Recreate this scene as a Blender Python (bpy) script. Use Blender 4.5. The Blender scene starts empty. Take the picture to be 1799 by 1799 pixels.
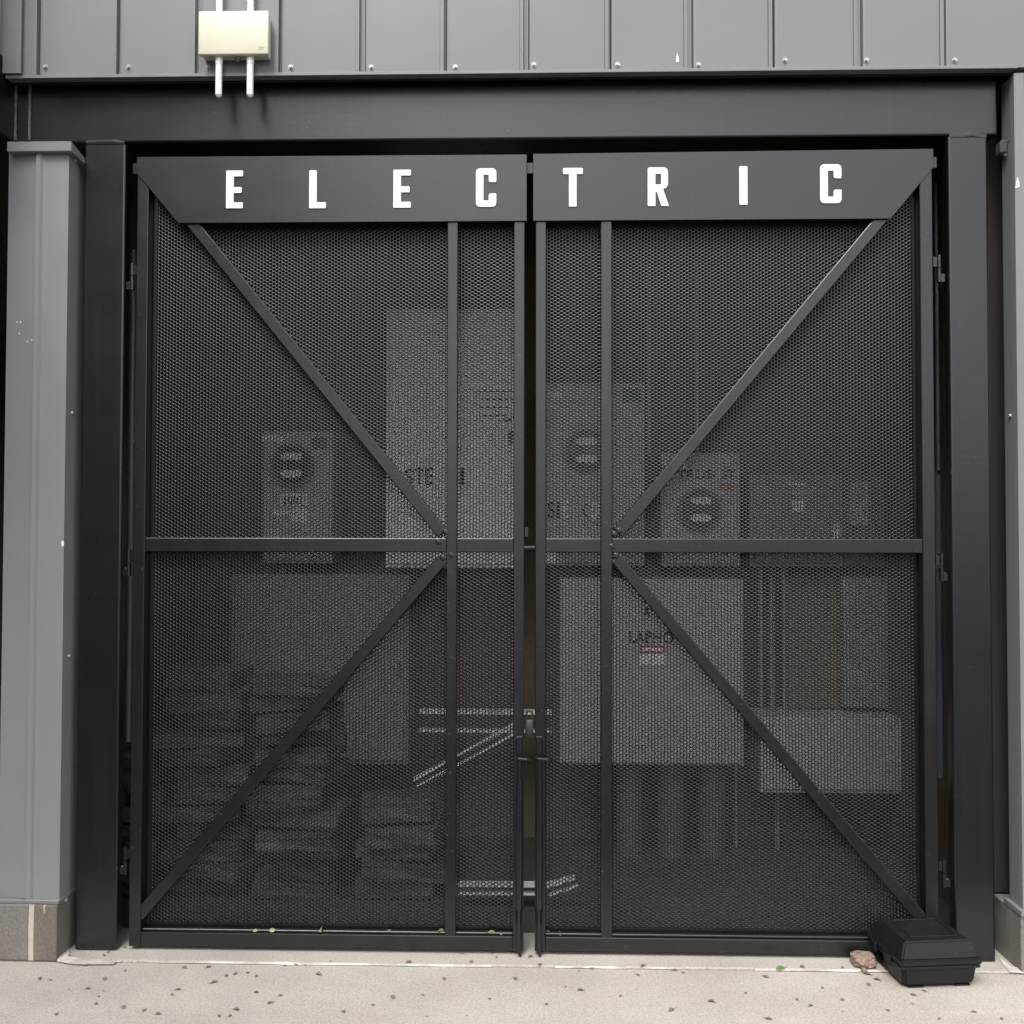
import bpy, bmesh, math, random
import numpy as np
from mathutils import Vector, Matrix, noise

R = math.radians
rnd = random.Random(7)
scene = bpy.context.scene
col = scene.collection

# ------------------------------------------------------------------ camera
EYE = Vector((0.0, -3.35, 1.44))
PITCH, YAW, ROLL, FPX = R(1.406), R(1.440), R(0.1075), 1700.0
def axes():
    cp, sp, cy, sy = math.cos(PITCH), math.sin(PITCH), math.cos(YAW), math.sin(YAW)
    fwd = Vector((-sy*cp, cy*cp, sp)); r0 = Vector((cy, sy, 0)); u0 = r0.cross(fwd)
    return fwd, r0*math.cos(ROLL) + u0*math.sin(ROLL), u0*math.cos(ROLL) - r0*math.sin(ROLL)
FWD, RGT, UPV = axes()
cam = bpy.data.cameras.new('camera')
cam.sensor_width = 36.0; cam.lens = 36.0*FPX/1799.0; cam.clip_end = 600; cam.clip_start = 0.05
cam_ob = bpy.data.objects.new('camera', cam); col.objects.link(cam_ob)
m3 = Matrix((RGT, UPV, -FWD)).transposed()
cam_ob.matrix_world = Matrix.Translation(EYE) @ m3.to_4x4()
scene.camera = cam_ob

def at(px, py, Y):
    """measured photo pixel -> point of the vertical plane at depth Y"""
    d = FWD + RGT*((px-899.5)/FPX) - UPV*((py-899.5)/FPX)
    return EYE + d*((Y-EYE.y)/d.y)
def X(px, py, Y): return at(px, py, Y).x
def Z(px, py, Y): return at(px, py, Y).z
def ground(px, py, z=0.0):
    d = FWD + RGT*((px-899.5)/FPX) - UPV*((py-899.5)/FPX)
    return EYE + d*((z-EYE.z)/d.z)

# ------------------------------------------------------------------ light: bright overcast, weak soft sun from the front and a little to one side
SUN_TRAVEL = Vector((0.20, 0.56, -0.80)).normalized()
SUN_EL = math.asin(-SUN_TRAVEL.z); SUN_ROT = math.atan2(-SUN_TRAVEL.x, -SUN_TRAVEL.y)
world = bpy.data.worlds.new('World'); scene.world = world; world.use_nodes = True
nt = world.node_tree; nt.nodes.clear()
sky = nt.nodes.new('ShaderNodeTexSky'); sky.sky_type = 'NISHITA'; sky.sun_disc = False
sky.sun_elevation = SUN_EL; sky.sun_rotation = SUN_ROT; sky.dust_density = 4.0; sky.air_density = 1.0
hs = nt.nodes.new('ShaderNodeHueSaturation'); hs.inputs['Saturation'].default_value = 0.28
bg = nt.nodes.new('ShaderNodeBackground'); bg.inputs['Strength'].default_value = 0.15
wo = nt.nodes.new('ShaderNodeOutputWorld')
nt.links.new(sky.outputs[0], hs.inputs['Color']); nt.links.new(hs.outputs[0], bg.inputs['Color']); nt.links.new(bg.outputs[0], wo.inputs['Surface'])
sun = bpy.data.lights.new('sun', 'SUN'); sun.energy = 0.7; sun.angle = R(24); sun.color = (1.0, 0.965, 0.91)
sun_ob = bpy.data.objects.new('sun', sun); col.objects.link(sun_ob)
sun_ob.rotation_euler = SUN_TRAVEL.to_track_quat('-Z', 'Y').to_euler()
scene.view_settings.view_transform = 'Standard'; scene.view_settings.look = 'None'
scene.view_settings.exposure = 1.13; scene.view_settings.gamma = 1.0; scene.view_settings.use_curve_mapping = False
scene.cycles.max_bounces = 10; scene.cycles.diffuse_bounces = 5; scene.cycles.glossy_bounces = 4
scene.cycles.use_denoising = True; scene.cycles.use_adaptive_sampling = False

# ------------------------------------------------------------------ materials
def mat(name, color, rough=0.5, spec=0.5, metal=0.0, var=0.12, vscale=6.0, fine=0.0, fscale=300.0, bump=0.0, bscale=200.0, color2=None, c2scale=2.0, c2lo=0.45, c2hi=0.65, stretch=(1,1,1), rvar=0.08, dist=0.002, wear=0.0):
    m = bpy.data.materials.new(name); m.use_nodes = True
    n = m.node_tree.nodes; l = m.node_tree.links; b = n['Principled BSDF']
    b.inputs['Roughness'].default_value = rough; b.inputs['Specular IOR Level'].default_value = spec; b.inputs['Metallic'].default_value = metal
    tc = n.new('ShaderNodeTexCoord'); geo = n.new('ShaderNodeNewGeometry'); mp = n.new('ShaderNodeMapping'); mp.inputs['Scale'].default_value = stretch
    l.new(geo.outputs['Position'], mp.inputs['Vector'])
    def nz(scale, detail=4):
        t = n.new('ShaderNodeTexNoise'); t.inputs['Scale'].default_value = scale; t.inputs['Detail'].default_value = detail
        l.new(mp.outputs[0], t.inputs['Vector']); return t
    def rng(src, a, bb, c, d):
        r = n.new('ShaderNodeMapRange'); r.inputs[1].default_value = a; r.inputs[2].default_value = bb; r.inputs[3].default_value = c; r.inputs[4].default_value = d
        l.new(src, r.inputs[0]); return r.outputs[0]
    base = n.new('ShaderNodeRGB'); base.outputs[0].default_value = (*color, 1); cur = base.outputs[0]
    if color2:
        mx = n.new('ShaderNodeMix'); mx.data_type = 'RGBA'; mx.inputs['B'].default_value = (*color2, 1)
        l.new(cur, mx.inputs['A']); l.new(rng(nz(c2scale, 6).outputs['Fac'], c2lo, c2hi, 0, 1), mx.inputs['Factor']); cur = mx.outputs['Result']
    big = nz(vscale, 5)
    def scale_by(cur, fac):
        v = n.new('ShaderNodeVectorMath'); v.operation = 'SCALE'; l.new(cur, v.inputs[0]); l.new(fac, v.inputs['Scale']); return v.outputs[0]
    cur = scale_by(cur, rng(big.outputs['Fac'], 0.25, 0.75, 1-var, 1+var))
    if fine:
        cur = scale_by(cur, rng(nz(fscale, 3).outputs['Fac'], 0.3, 0.7, 1-fine, 1+fine))
    if wear:
        def over(cur, fac, colr):
            mx = n.new('ShaderNodeMix'); mx.data_type = 'RGBA'; mx.inputs['B'].default_value = (*colr, 1)
            l.new(cur, mx.inputs['A']); l.new(fac, mx.inputs['Factor']); return mx.outputs['Result']
        cur = over(cur, rng(nz(420, 2).outputs['Fac'], 0.72, 0.80, 0, 0.30*wear), (0.20, 0.19, 0.175))
        cur = over(cur, rng(nz(75, 4).outputs['Fac'], 0.70, 0.74, 0, 0.40*wear), (0.15, 0.145, 0.135))
        ms = n.new('ShaderNodeMapping'); ms.inputs['Scale'].default_value = (38, 38, 1.1); l.new(geo.outputs['Position'], ms.inputs['Vector'])
        st = n.new('ShaderNodeTexNoise'); st.inputs['Scale'].default_value = 1.0; st.inputs['Detail'].default_value = 5; l.new(ms.outputs[0], st.inputs['Vector'])
        cur = over(cur, rng(st.outputs['Fac'], 0.54, 0.80, 0, 0.022*wear), (0.22, 0.21, 0.19))
    l.new(cur, b.inputs['Base Color'])
    l.new(rng(nz(vscale*2.3, 5).outputs['Fac'], 0.3, 0.7, max(0, rough-rvar), min(1, rough+rvar)), b.inputs['Roughness'])
    if bump:
        bp = n.new('ShaderNodeBump'); bp.inputs['Strength'].default_value = bump; bp.inputs['Distance'].default_value = dist
        l.new(nz(bscale, 4).outputs['Fac'], bp.inputs['Height']); l.new(bp.outputs[0], b.inputs['Normal'])
    return m
M = {}
M['steel'] = mat('dark_steel_paint', (0.0055, 0.0059, 0.0062), 0.29, 0.7, rvar=0.025, var=0.18, vscale=3, bump=0.12, bscale=60, stretch=(0.5, 1, 1), fine=0.06, fscale=160, wear=1.0)
M['gate'] = mat('gate_paint', (0.0058, 0.0060, 0.0062), 0.30, 0.7, rvar=0.025, var=0.15, vscale=4, bump=0.08, bscale=120, fine=0.06, wear=1.0)
M['sign'] = mat('sign_plate_paint', (0.0075, 0.0077, 0.0079), 0.31, 0.7, rvar=0.025, var=0.20, vscale=2.2, bump=0.10, bscale=30, stretch=(1, 1, 2.5), wear=1.0)
M['mesh'] = mat('perforated_paint', (0.0068, 0.007, 0.0072), 0.30, 0.7, rvar=0.025, var=0.08)
M['siding'] = mat('siding_paint', (0.186, 0.195, 0.199), 0.46, 0.5, var=0.05, vscale=2.2, fine=0.05, fscale=500, bump=0.08, bscale=900, dist=0.001, wear=0.5)
M['column'] = mat('siding_paint_lightened', (0.222, 0.230, 0.230), 0.46, 0.5, var=0.06, vscale=2.2, fine=0.05, fscale=500, bump=0.08, bscale=900, dist=0.001, wear=0.5)  # siding metal, colour lightened to make up for weak light on the column
M['flash'] = mat('flashing_paint', (0.20, 0.205, 0.208), 0.45, 0.5, var=0.08, vscale=5, bump=0.05, bscale=40, wear=0.5)
M['pale_clad'] = mat('pale_cladding', (0.42, 0.42, 0.41), 0.5, 0.5, var=0.1, vscale=6)
M['dark_shade'] = mat('dark_shade_paint', (0.07, 0.07, 0.068), 0.6, 0.3, var=0.1)  # dark tone for the added sky blocker and the shadowed bracket
M['white'] = mat('letter_white', (0.86, 0.86, 0.85), 0.4, 0.5, var=0.02)
M['pvc'] = mat('white_conduit', (0.90, 0.90, 0.88), 0.35, 0.5, var=0.03)
M['cream'] = mat('cream_plastic', (0.70, 0.675, 0.52), 0.42, 0.5, var=0.03, vscale=9, fine=0.02)
M['ink'] = mat('dark_ink', (0.02, 0.02, 0.022), 0.6, 0.3, var=0.02)
M['faint'] = mat('grey_ink', (0.33, 0.31, 0.24), 0.6, 0.3, var=0.02)
M['zinc'] = mat('zinc_screw', (0.42, 0.42, 0.41), 0.38, 0.5, metal=0.5, var=0.1)
M['galv'] = mat('galvanised_steel', (0.85, 0.85, 0.84), 0.42, 0.5, metal=0.1, var=0.15, vscale=25)
M['lock'] = mat('dull_lock_metal', (0.075, 0.072, 0.068), 0.45, 0.5, metal=0.5, var=0.2, vscale=40)
M['weld'] = mat('bare_weld', (0.17, 0.165, 0.15), 0.55, 0.5, var=0.5, vscale=120, bump=0.6, bscale=200)
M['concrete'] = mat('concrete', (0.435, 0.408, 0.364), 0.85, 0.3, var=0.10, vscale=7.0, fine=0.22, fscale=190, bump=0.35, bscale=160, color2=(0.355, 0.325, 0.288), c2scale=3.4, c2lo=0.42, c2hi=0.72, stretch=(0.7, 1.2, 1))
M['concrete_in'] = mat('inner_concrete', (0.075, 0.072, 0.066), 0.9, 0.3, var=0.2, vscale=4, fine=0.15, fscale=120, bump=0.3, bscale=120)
M['caulk'] = mat('white_caulk', (0.58, 0.56, 0.52), 0.6, 0.4, var=0.15, vscale=30, color2=(0.42, 0.39, 0.35), c2scale=9, c2lo=0.42, c2hi=0.58, bump=0.4, bscale=70)
M['asphalt'] = mat('asphalt', (0.060, 0.060, 0.059), 0.9, 0.3, var=0.15, vscale=2, fine=0.3, fscale=150, bump=0.5, bscale=150)
M['block'] = mat('masonry_block', (0.20, 0.185, 0.168), 0.9, 0.3, var=0.15, vscale=12, fine=0.22, fscale=220, bump=0.6, bscale=220)
M['block2'] = mat('masonry_block_brown', (0.165, 0.148, 0.126), 0.9, 0.3, var=0.18, vscale=12, fine=0.20, fscale=220, bump=0.6, bscale=220, color2=(0.50, 0.43, 0.30), c2scale=16, c2lo=0.66, c2hi=0.70, stretch=(1, 1, 0.5))
M['mortar'] = mat('mortar', (0.52, 0.47, 0.39), 0.9, 0.3, var=0.12, vscale=40, bump=0.4)
M['case'] = mat('black_plastic', (0.0085, 0.0088, 0.0098), 0.46, 0.35, var=0.1, vscale=12, bump=0.30, bscale=700, fine=0.1, fscale=500, dist=0.001, wear=0.5)
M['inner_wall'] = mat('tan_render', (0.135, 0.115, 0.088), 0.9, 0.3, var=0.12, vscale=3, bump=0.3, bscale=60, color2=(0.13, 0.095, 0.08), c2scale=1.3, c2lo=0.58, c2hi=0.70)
M['dark_wall'] = mat('dark_shade_lining', (0.035, 0.034, 0.033), 0.9, 0.3, var=0.1)  # near-black that also puts deep shade into the gap plates and passage
M['cab_light'] = mat('light_grey_enamel', (0.86, 0.88, 0.86), 0.45, 0.5, var=0.05, vscale=5)
M['cab_mid'] = mat('mid_grey_enamel', (0.42, 0.435, 0.435), 0.45, 0.5, var=0.06, vscale=5)
M['cab_mid2'] = mat('pale_grey_enamel', (0.38, 0.40, 0.385), 0.45, 0.5, var=0.06, vscale=5)
M['cab_dark'] = mat('dark_grey_enamel', (0.225, 0.24, 0.245), 0.45, 0.5, var=0.06, vscale=5)
M['conduit_dark'] = mat('slate_conduit', (0.125, 0.133, 0.155), 0.5, 0.5, var=0.08)
M['conduit_grey'] = mat('grey_conduit', (0.36, 0.36, 0.355), 0.4, 0.5, metal=0.3, var=0.08)
M['board'] = mat('plywood_board', (0.21, 0.18, 0.135), 0.8, 0.3, var=0.12, vscale=6, stretch=(6, 1, 1))
M['blue_pipe'] = mat('blue_grey_pipe', (0.085, 0.10, 0.118), 0.45, 0.5, var=0.06)
M['stone'] = mat('brown_stone', (0.085, 0.074, 0.065), 0.9, 0.3, var=0.3, vscale=9, fine=0.2, fscale=90, bump=0.45, bscale=60, color2=(0.15, 0.15, 0.115), c2scale=7, dist=0.006)
M['stone2'] = mat('grey_brown_stone', (0.135, 0.12, 0.10), 0.9, 0.3, var=0.3, vscale=9, fine=0.2, fscale=90, bump=0.45, bscale=60, color2=(0.09, 0.08, 0.07), c2scale=6, dist=0.006)
M['rock'] = mat('tan_rock', (0.27, 0.20, 0.155), 0.9, 0.3, var=0.25, vscale=40, bump=1.0, bscale=90, color2=(0.14, 0.09, 0.07), c2scale=55, c2lo=0.58, c2hi=0.66, dist=0.006)
M['glass'] = mat('meter_glass', (0.012, 0.013, 0.015), 0.10, 0.6, var=0.02, rvar=0.02)
M['green'] = mat('green_sticker', (0.03, 0.16, 0.085), 0.6, 0.3, var=0.05)
M['orange'] = mat('orange_sticker', (0.50, 0.17, 0.05), 0.6, 0.3, var=0.05)
M['red'] = mat('red_sticker', (0.36, 0.03, 0.04), 0.6, 0.3, var=0.05)
M['plastic'] = mat('cloudy_wrap', (0.30, 0.315, 0.33), 0.3, 0.5, var=0.25, vscale=8, bump=0.6, bscale=12, dist=0.02)
M['leaf_brown'] = mat('leaf_brown', (0.19, 0.165, 0.13), 0.7, 0.3, var=0.35, vscale=60)
M['leaf_olive'] = mat('leaf_olive', (0.19, 0.185, 0.115), 0.7, 0.3, var=0.35, vscale=60)
M['leaf_yellow'] = mat('leaf_yellow', (0.33, 0.32, 0.18), 0.7, 0.3, var=0.25, vscale=60)
M['leaf_pink'] = mat('leaf_pink', (0.34, 0.215, 0.16), 0.7, 0.3, var=0.2, vscale=60)
M['leaf_green'] = mat('leaf_green', (0.14, 0.20, 0.05), 0.7, 0.3, var=0.25, vscale=60)

# ------------------------------------------------------------------ scene helpers
def origin_of(parent):
    p = parent
    while p and p.parent: p = p.parent
    return p.location.copy() if p else Vector((0, 0, 0))
def tag(o, label=None, cat=None, group=None, kind=None):
    if label: o['label'] = label
    if cat: o['category'] = cat
    if group: o['group'] = group
    if kind: o['kind'] = kind
    return o
def thing(name, label, cat, loc=(0, 0, 0), group=None, rotz=0):
    o = bpy.data.objects.new(name, None); o.empty_display_size = 0.1; col.objects.link(o)
    o.location = loc; o.rotation_euler = (0, 0, rotz)
    return tag(o, label, cat, group)
def obj(name, bm, m, parent=None, local=False, smooth=None):
    """link a bmesh (world coordinates unless local) as one mesh object"""
    if not local and parent is not None:
        bmesh.ops.translate(bm, verts=bm.verts, vec=-origin_of(parent))
    me = bpy.data.meshes.new(name); bm.to_mesh(me); bm.free()
    return link(name, me, m, parent, smooth)
def link(name, me, m, parent=None, smooth=None):
    if m is not None: me.materials.append(m)
    if smooth:
        me.polygons.foreach_set('use_smooth', [True]*len(me.polygons))
        try: me.set_sharp_from_angle(angle=R(smooth))
        except Exception: pass
    o = bpy.data.objects.new(name, me); col.objects.link(o)
    if parent: o.parent = parent
    return o
def copy_to(o, loc, parent=None, rot=None):
    c = o.copy(); col.objects.link(c); c.location = loc
    if rot is not None: c.rotation_euler = rot
    c.parent = parent if parent else o.parent
    return c
def new(): return bmesh.new()
def merge(bm, other):
    me = bpy.data.meshes.new('tmp'); other.to_mesh(me); other.free(); bm.from_mesh(me); bpy.data.meshes.remove(me)
def box(bm, x0, x1, y0, y1, z0, z1, bev=0.0, seg=1, mtx=None):
    b = bmesh.new(); bmesh.ops.create_cube(b, size=1)
    bmesh.ops.scale(b, verts=b.verts, vec=(x1-x0, y1-y0, z1-z0)); bmesh.ops.translate(b, verts=b.verts, vec=((x0+x1)/2, (y0+y1)/2, (z0+z1)/2))
    if bev: bmesh.ops.bevel(b, geom=list(b.edges), offset=bev, segments=seg, affect='EDGES', profile=0.5)
    if mtx is not None: bmesh.ops.transform(b, matrix=mtx, verts=b.verts)
    merge(bm, b); return bm
def bx(*a, **k): return box(new(), *a, **k)
def frame_of(p, q, up=Vector((0, -1, 0))):
    z = (q-p).normalized(); y = (up - z*up.dot(z)).normalized(); x = y.cross(z)
    return Matrix.Translation(p) @ Matrix((x, y, z)).transposed().to_4x4()
def cyl(bm, p, q, r, n=16, r2=None, cap=True):
    p, q = Vector(p), Vector(q); b = bmesh.new()
    bmesh.ops.create_cone(b, cap_ends=cap, segments=n, radius1=r, radius2=r if r2 is None else r2, depth=(q-p).length)
    up = Vector((0, -1, 0)) if abs((q-p).normalized().y) < 0.9 else Vector((0, 0, 1))
    bmesh.ops.transform(b, matrix=frame_of(p, q, up) @ Matrix.Translation((0, 0, (q-p).length/2)), verts=b.verts)
    merge(bm, b); return bm
def prism(bm, pts, y0, y1, bev=0.0):
    """pts: (x, z) outline, extruded in depth from y0 to y1"""
    b = bmesh.new(); f = b.faces.new([b.verts.new((x, y0, z)) for x, z in pts])
    r = bmesh.ops.extrude_face_region(b, geom=[f]); bmesh.ops.translate(b, verts=[v for v in r['geom'] if isinstance(v, bmesh.types.BMVert)], vec=(0, y1-y0, 0))
    bmesh.ops.recalc_face_normals(b, faces=b.faces)
    if bev: bmesh.ops.bevel(b, geom=list(b.edges), offset=bev, segments=1, affect='EDGES')
    merge(bm, b); return bm
def profile_z(pts, z0, z1, thick_close=True):
    """pts: (x, y) outline extruded upwards"""
    b = bmesh.new(); lo = [b.verts.new((x, y, z0)) for x, y in pts]; hi = [b.verts.new((x, y, z1)) for x, y in pts]
    n = len(pts)
    for i in range(n): b.faces.new((lo[i], lo[(i+1) % n], hi[(i+1) % n], hi[i]))
    b.faces.new(lo[::-1]); b.faces.new(hi); bmesh.ops.recalc_face_normals(b, faces=b.faces); return b
def round_poly(pts, rad, n=4):
    out = []; N = len(pts)
    for i in range(N):
        p, a, c = Vector(pts[i]), Vector(pts[i-1]), Vector(pts[(i+1) % N]); r = rad[i] if isinstance(rad, (list, tuple)) else rad
        u, v = (a-p).normalized(), (c-p).normalized(); ang = u.angle(v)
        if r <= 0 or ang > 3.1: out.append(tuple(p)); continue
        d = min(r/math.tan(ang/2), (a-p).length*0.49, (c-p).length*0.49)
        s, e = p+u*d, p+v*d
        for k in range(n+1):
            t = k/n; out.append(tuple((s*(1-t)**2 + p*2*t*(1-t) + e*t*t)))
    return out
def curve_mesh(loops, ext, bev=0.0):
    cu = bpy.data.curves.new('tmp', 'CURVE'); cu.dimensions = '2D'; cu.fill_mode = 'BOTH'; cu.extrude = ext; cu.bevel_depth = bev
    for lp in loops:
        s = cu.splines.new('POLY'); s.points.add(len(lp)-1); s.use_cyclic_u = True
        for i, (x, y) in enumerate(lp): s.points[i].co = (x, y, 0, 1)
    return to_mesh(cu)
def to_mesh(cu):
    o = bpy.data.objects.new('tmp', cu); col.objects.link(o); dg = bpy.context.evaluated_depsgraph_get()
    me = bpy.data.meshes.new_from_object(o.evaluated_get(dg)); bpy.data.objects.remove(o); bpy.data.curves.remove(cu)
    me.transform(Matrix.Rotation(R(90), 4, 'X')); me.materials.clear(); return me
def text_part(s, x0, x1, z0, z1, y, m, parent, name='printed_text'):
    cu = bpy.data.curves.new('tmp', 'FONT'); cu.body = s; cu.size = 1.0; cu.extrude = 0.0003; cu.offset = 0.022; cu.resolution_u = 3
    me = to_mesh(cu); co = np.empty(len(me.vertices)*3); me.vertices.foreach_get('co', co); co = co.reshape(-1, 3)
    a, b = co.min(0), co.max(0)
    co[:, 0] = x0 + (co[:, 0]-a[0])/(b[0]-a[0])*(x1-x0); co[:, 2] = z0 + (co[:, 2]-a[2])/(b[2]-a[2])*(z1-z0); co[:, 1] = co[:, 1] - b[1] + y
    co -= np.array(origin_of(parent)); me.vertices.foreach_set('co', co.ravel()); me.update()
    return link(name, me, m, parent)

# ------------------------------------------------------------------ ground
tag(obj('asphalt', bx(-80, 80, -80, 60, -0.30, -0.045), M['asphalt']), kind='structure')  # unseen dark ground, brought close to darken reflections low on the gate
tag(obj('pavement', bx(-9, 9, -0.60, -0.072, -0.20, -0.006, bev=0.004), M['concrete']), kind='structure')
tag(obj('threshold', bx(-9, 9, -0.068, 0.20, -0.20, 0.0, bev=0.004), M['concrete']), kind='structure')
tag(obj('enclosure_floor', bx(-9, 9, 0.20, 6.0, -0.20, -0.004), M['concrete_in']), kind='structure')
def caulk(pts, name='caulk_joint'):
    bm = new(); prev = None
    rows = []
    for i, (x, y, w, h) in enumerate(pts):
        rows.append([bm.verts.new((x, y-w, -0.0045)), bm.verts.new((x, y-w*0.4, h)), bm.verts.new((x, y+w*0.5, h)), bm.verts.new((x, y+w, 0.0005))])
    for i, (a, b) in enumerate(zip(rows, rows[1:])):
        if noise.noise(Vector((pts[i][0]*4.5, 4.4, 0))) + 0.5*noise.noise(Vector((pts[i][0]*17, 2.2, 0))) < -0.22: continue
        for k in range(3): bm.faces.new((a[k], b[k], b[k+1], a[k+1]))
    bmesh.ops.delete(bm, geom=[v for v in bm.verts if not v.link_faces], context='VERTS')
    return tag(obj(name, bm, M['caulk'], smooth=60), kind='structure')
pts = []
for i in range(240):
    x = -1.60 + i*3.18/239
    g = noise.noise(Vector((x*6, 1.7, 0))); g2 = noise.noise(Vector((x*31, 9.1, 0)))
    pts.append((x, -0.071 + 0.002*g2, max(0.0008, 0.0048 + 0.006*g + 0.003*g2), 0.0016 + 0.001*g2))
caulk(pts)

# ------------------------------------------------------------------ steel portal: header beam + posts, welded into one frame
portal = thing('steel_portal_frame', 'dark grey painted steel header beam and two posts framing the mesh gates', 'steel frame', (0, 0, 0))
BEAM_Z0, BEAM_Z1 = 2.827, 3.105
obj('header_beam', bx(-1.795, 1.592, 0.0, 0.16, BEAM_Z0, BEAM_Z1, bev=0.007, seg=3), M['steel'], portal)
obj('stub_plate', bx(-1.845, -1.799, 0.004, 0.15, BEAM_Z0+0.003, BEAM_Z1-0.002, bev=0.003), M['steel'], portal)
obj('return_beam', bx(-2.01, -1.850, -0.32, 0.16, BEAM_Z0, BEAM_Z1-0.003, bev=0.007, seg=3), M['steel'], portal)
for px, w in ((-1.8475, 0.0045), (-1.797, 0.0055)):                     # rough vertical weld beads
    bm = new(); rr = []
    n = 70
    for i in range(n):
        z = BEAM_Z0+0.01 + i*(BEAM_Z1-BEAM_Z0-0.02)/(n-1); d = w*(0.75+0.5*abs(noise.noise(Vector((px*9, z*70, 0)))))
        rr.append([bm.verts.new((px + dx*d, -0.001 - dy*d, z)) for dx, dy in ((-1, -0.9), (-0.6, 0.5), (0.5, 0.55), (1, -0.9))])
    for a, b in zip(rr, rr[1:]):
        for k in range(3): bm.faces.new((a[k], a[k+1], b[k+1], b[k]))
    obj('weld_bead', bm, M['weld'], portal, smooth=50)
for x0, x1 in ((-1.598, -1.452), (1.421, 1.556)):
    obj('post', bx(x0, x1, 0.0, 0.05, 0.0, BEAM_Z0-0.002, bev=0.007, seg=3), M['steel'], portal)
    bm = new(); rr = []                                                  # fillet weld where the post meets the beam, lumpy
    n = 26
    for i in range(n):
        t = i/(n-1); x = x0+0.004 + t*(x1-x0-0.008); g = noise.noise(Vector((x*25, 3, 0))); h = 0.005 + 0.004*math.sin(math.pi*t) + 0.003*g
        rr.append([bm.verts.new((x, -0.0012, BEAM_Z0 - 0.008 + 0.003*g)), bm.verts.new((x, -0.0026-0.001*g, BEAM_Z0-0.001+0.003*g)), bm.verts.new((x, -0.0012, BEAM_Z0 + h))])
    for a, b in zip(rr, rr[1:]):
        for k in range(2): bm.faces.new((a[k], b[k], b[k+1], a[k+1]))
    obj('weld_fillet', bm, M['steel'], portal, smooth=60)

# ------------------------------------------------------------------ ribbed metal siding above the beam
SY = -0.070
HEM = Z(640, 132, SY-0.003)
siding = thing('metal_siding_wall', 'grey ribbed metal siding wall above the dark header beam', 'wall', (0, SY, HEM))
TOP = 6.2
seams = [69, 209, 352, 493, 640, 783, 928, 1072, 1216, 1359, 1514, 1660]
xs = [-1.838] + [X(s, 70, SY) for s in seams] + [2.02 + 0.285*i for i in range(14)]
for i, (a, b) in enumerate(zip(xs, xs[1:])):
    f, g = SY, SY+0.014                                                 # face plane and groove floor
    last = b > 1.6
    P = [(a+0.002, g), (a+0.005, f+0.001), (a+0.012, f), (b-0.020, f), (b-0.018, f-0.007), (b-0.006, f-0.007), (b-0.004, g), (b, g), (b, g+0.02), (a+0.002, g+0.02)]
    if i == 0: P = [(a, f), (b-0.020, f), (b-0.018, f-0.007), (b-0.006, f-0.007), (b-0.004, g), (b, g), (b, g+0.02), (a, g+0.02)]
    if i % 2 == 0 and i:
        P = [(a+0.002, g), (a+0.005, f+0.001), (a+0.012, f), (b-0.030, f), (b-0.028, f-0.006), (b-0.017, f-0.006), (b-0.015, g), (b, g), (b, g+0.02), (a+0.002, g+0.02)]
    jit = 0.0012*rnd.uniform(-1, 1)
    obj('siding_panel', profile_z(P, HEM+0.006+jit, TOP), M['siding'], siding)
obj('backing_sheet', bx(-1.838, 6.2, SY+0.036, SY+0.045, HEM, TOP), M['dark_wall'], siding)
bm = new(); box(bm, -1.842, X(1786, 116, SY), SY-0.008, SY-0.003, HEM-0.001, HEM+0.0105, bev=0.001); box(bm, -1.842, X(1786, 116, SY), SY-0.003, SY+0.034, HEM+0.0035, HEM+0.0055)
obj('drip_edge', bm, M['flash'], siding)
sc0 = None
for s in [80, 226, 366, 511, 652, 800, 938, 1085, 1227, 1379, 1522, 1677]:
    p = at(s, 118 if s < 900 else (114 if s < 1300 else 106), SY)
    if sc0 is None:
        bm = new(); cyl(bm, (0, 0.001, 0), (0, -0.002, 0), 0.0088, 16); cyl(bm, (0, -0.002, 0), (0, -0.008, 0), 0.0062, 6, 0.0054)
        sc0 = obj('screw', bm, M['zinc'], siding, local=True); sc0.location = p - siding.location + Vector((0, 0, 0))
    else:
        copy_to(sc0, p - siding.location, siding, (0, rnd.uniform(0, 1), 0))
fl = at(1190, 101, SY-0.002)
obj('white_fleck', prism(new(), [(fl.x-0.005, fl.z-0.016), (fl.x+0.006, fl.z-0.013), (fl.x+0.005, fl.z), (fl.x-0.001, fl.z+0.017)], SY-0.0012, SY+0.001), M['white'], siding)  # small white spot on the siding face

# wing of the building that comes forward beyond the frame
wing = thing('projecting_wing', 'pale grey clad wing projecting forward over the dark return beam', 'wall', (-1.852, -0.6, 3.115))
obj('wing_body', bx(-4.4, -1.8665, -0.32, 0.10, 3.113, 5.4), M['dark_wall'], wing)
for k in range(1):
    y1 = -0.085 - k*0.29; y0 = max(y1-0.284, -0.32)
    bm = new(); box(bm, -1.866, -1.857, y0, y1, 3.100, 5.4, bev=0.002); box(bm, -1.857, -1.849, y0, y0+0.014, 3.102, 5.398)
    obj('siding_panel', bm, M['pale_clad'], wing)
obj('corner_trim', profile_z([(-1.866, -0.083), (-1.848, -0.083), (-1.846, -0.089), (X(37, 60, -0.089), -0.089), (X(37, 60, -0.089), -0.0815), (-1.866, -0.0815)], HEM+0.012, 5.4), M['flash'], wing)
nb = thing('sky_blocker_building', 'added unseen dark building mass blocking the sky on the passage side', 'building', (-9.5, -12, -0.05))  # added out of view to block sky and darken reflections on this side
obj('wall', bx(-15, -4.6, -17, -5.2, -0.06, 9.0), M['dark_shade'], nb)
for k in range(8): obj('window', bx(-4.62, -4.585, -6.9-k*1.25, -6.0-k*1.25, 5.6, 6.9, bev=0.01), M['glass'], nb)
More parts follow.
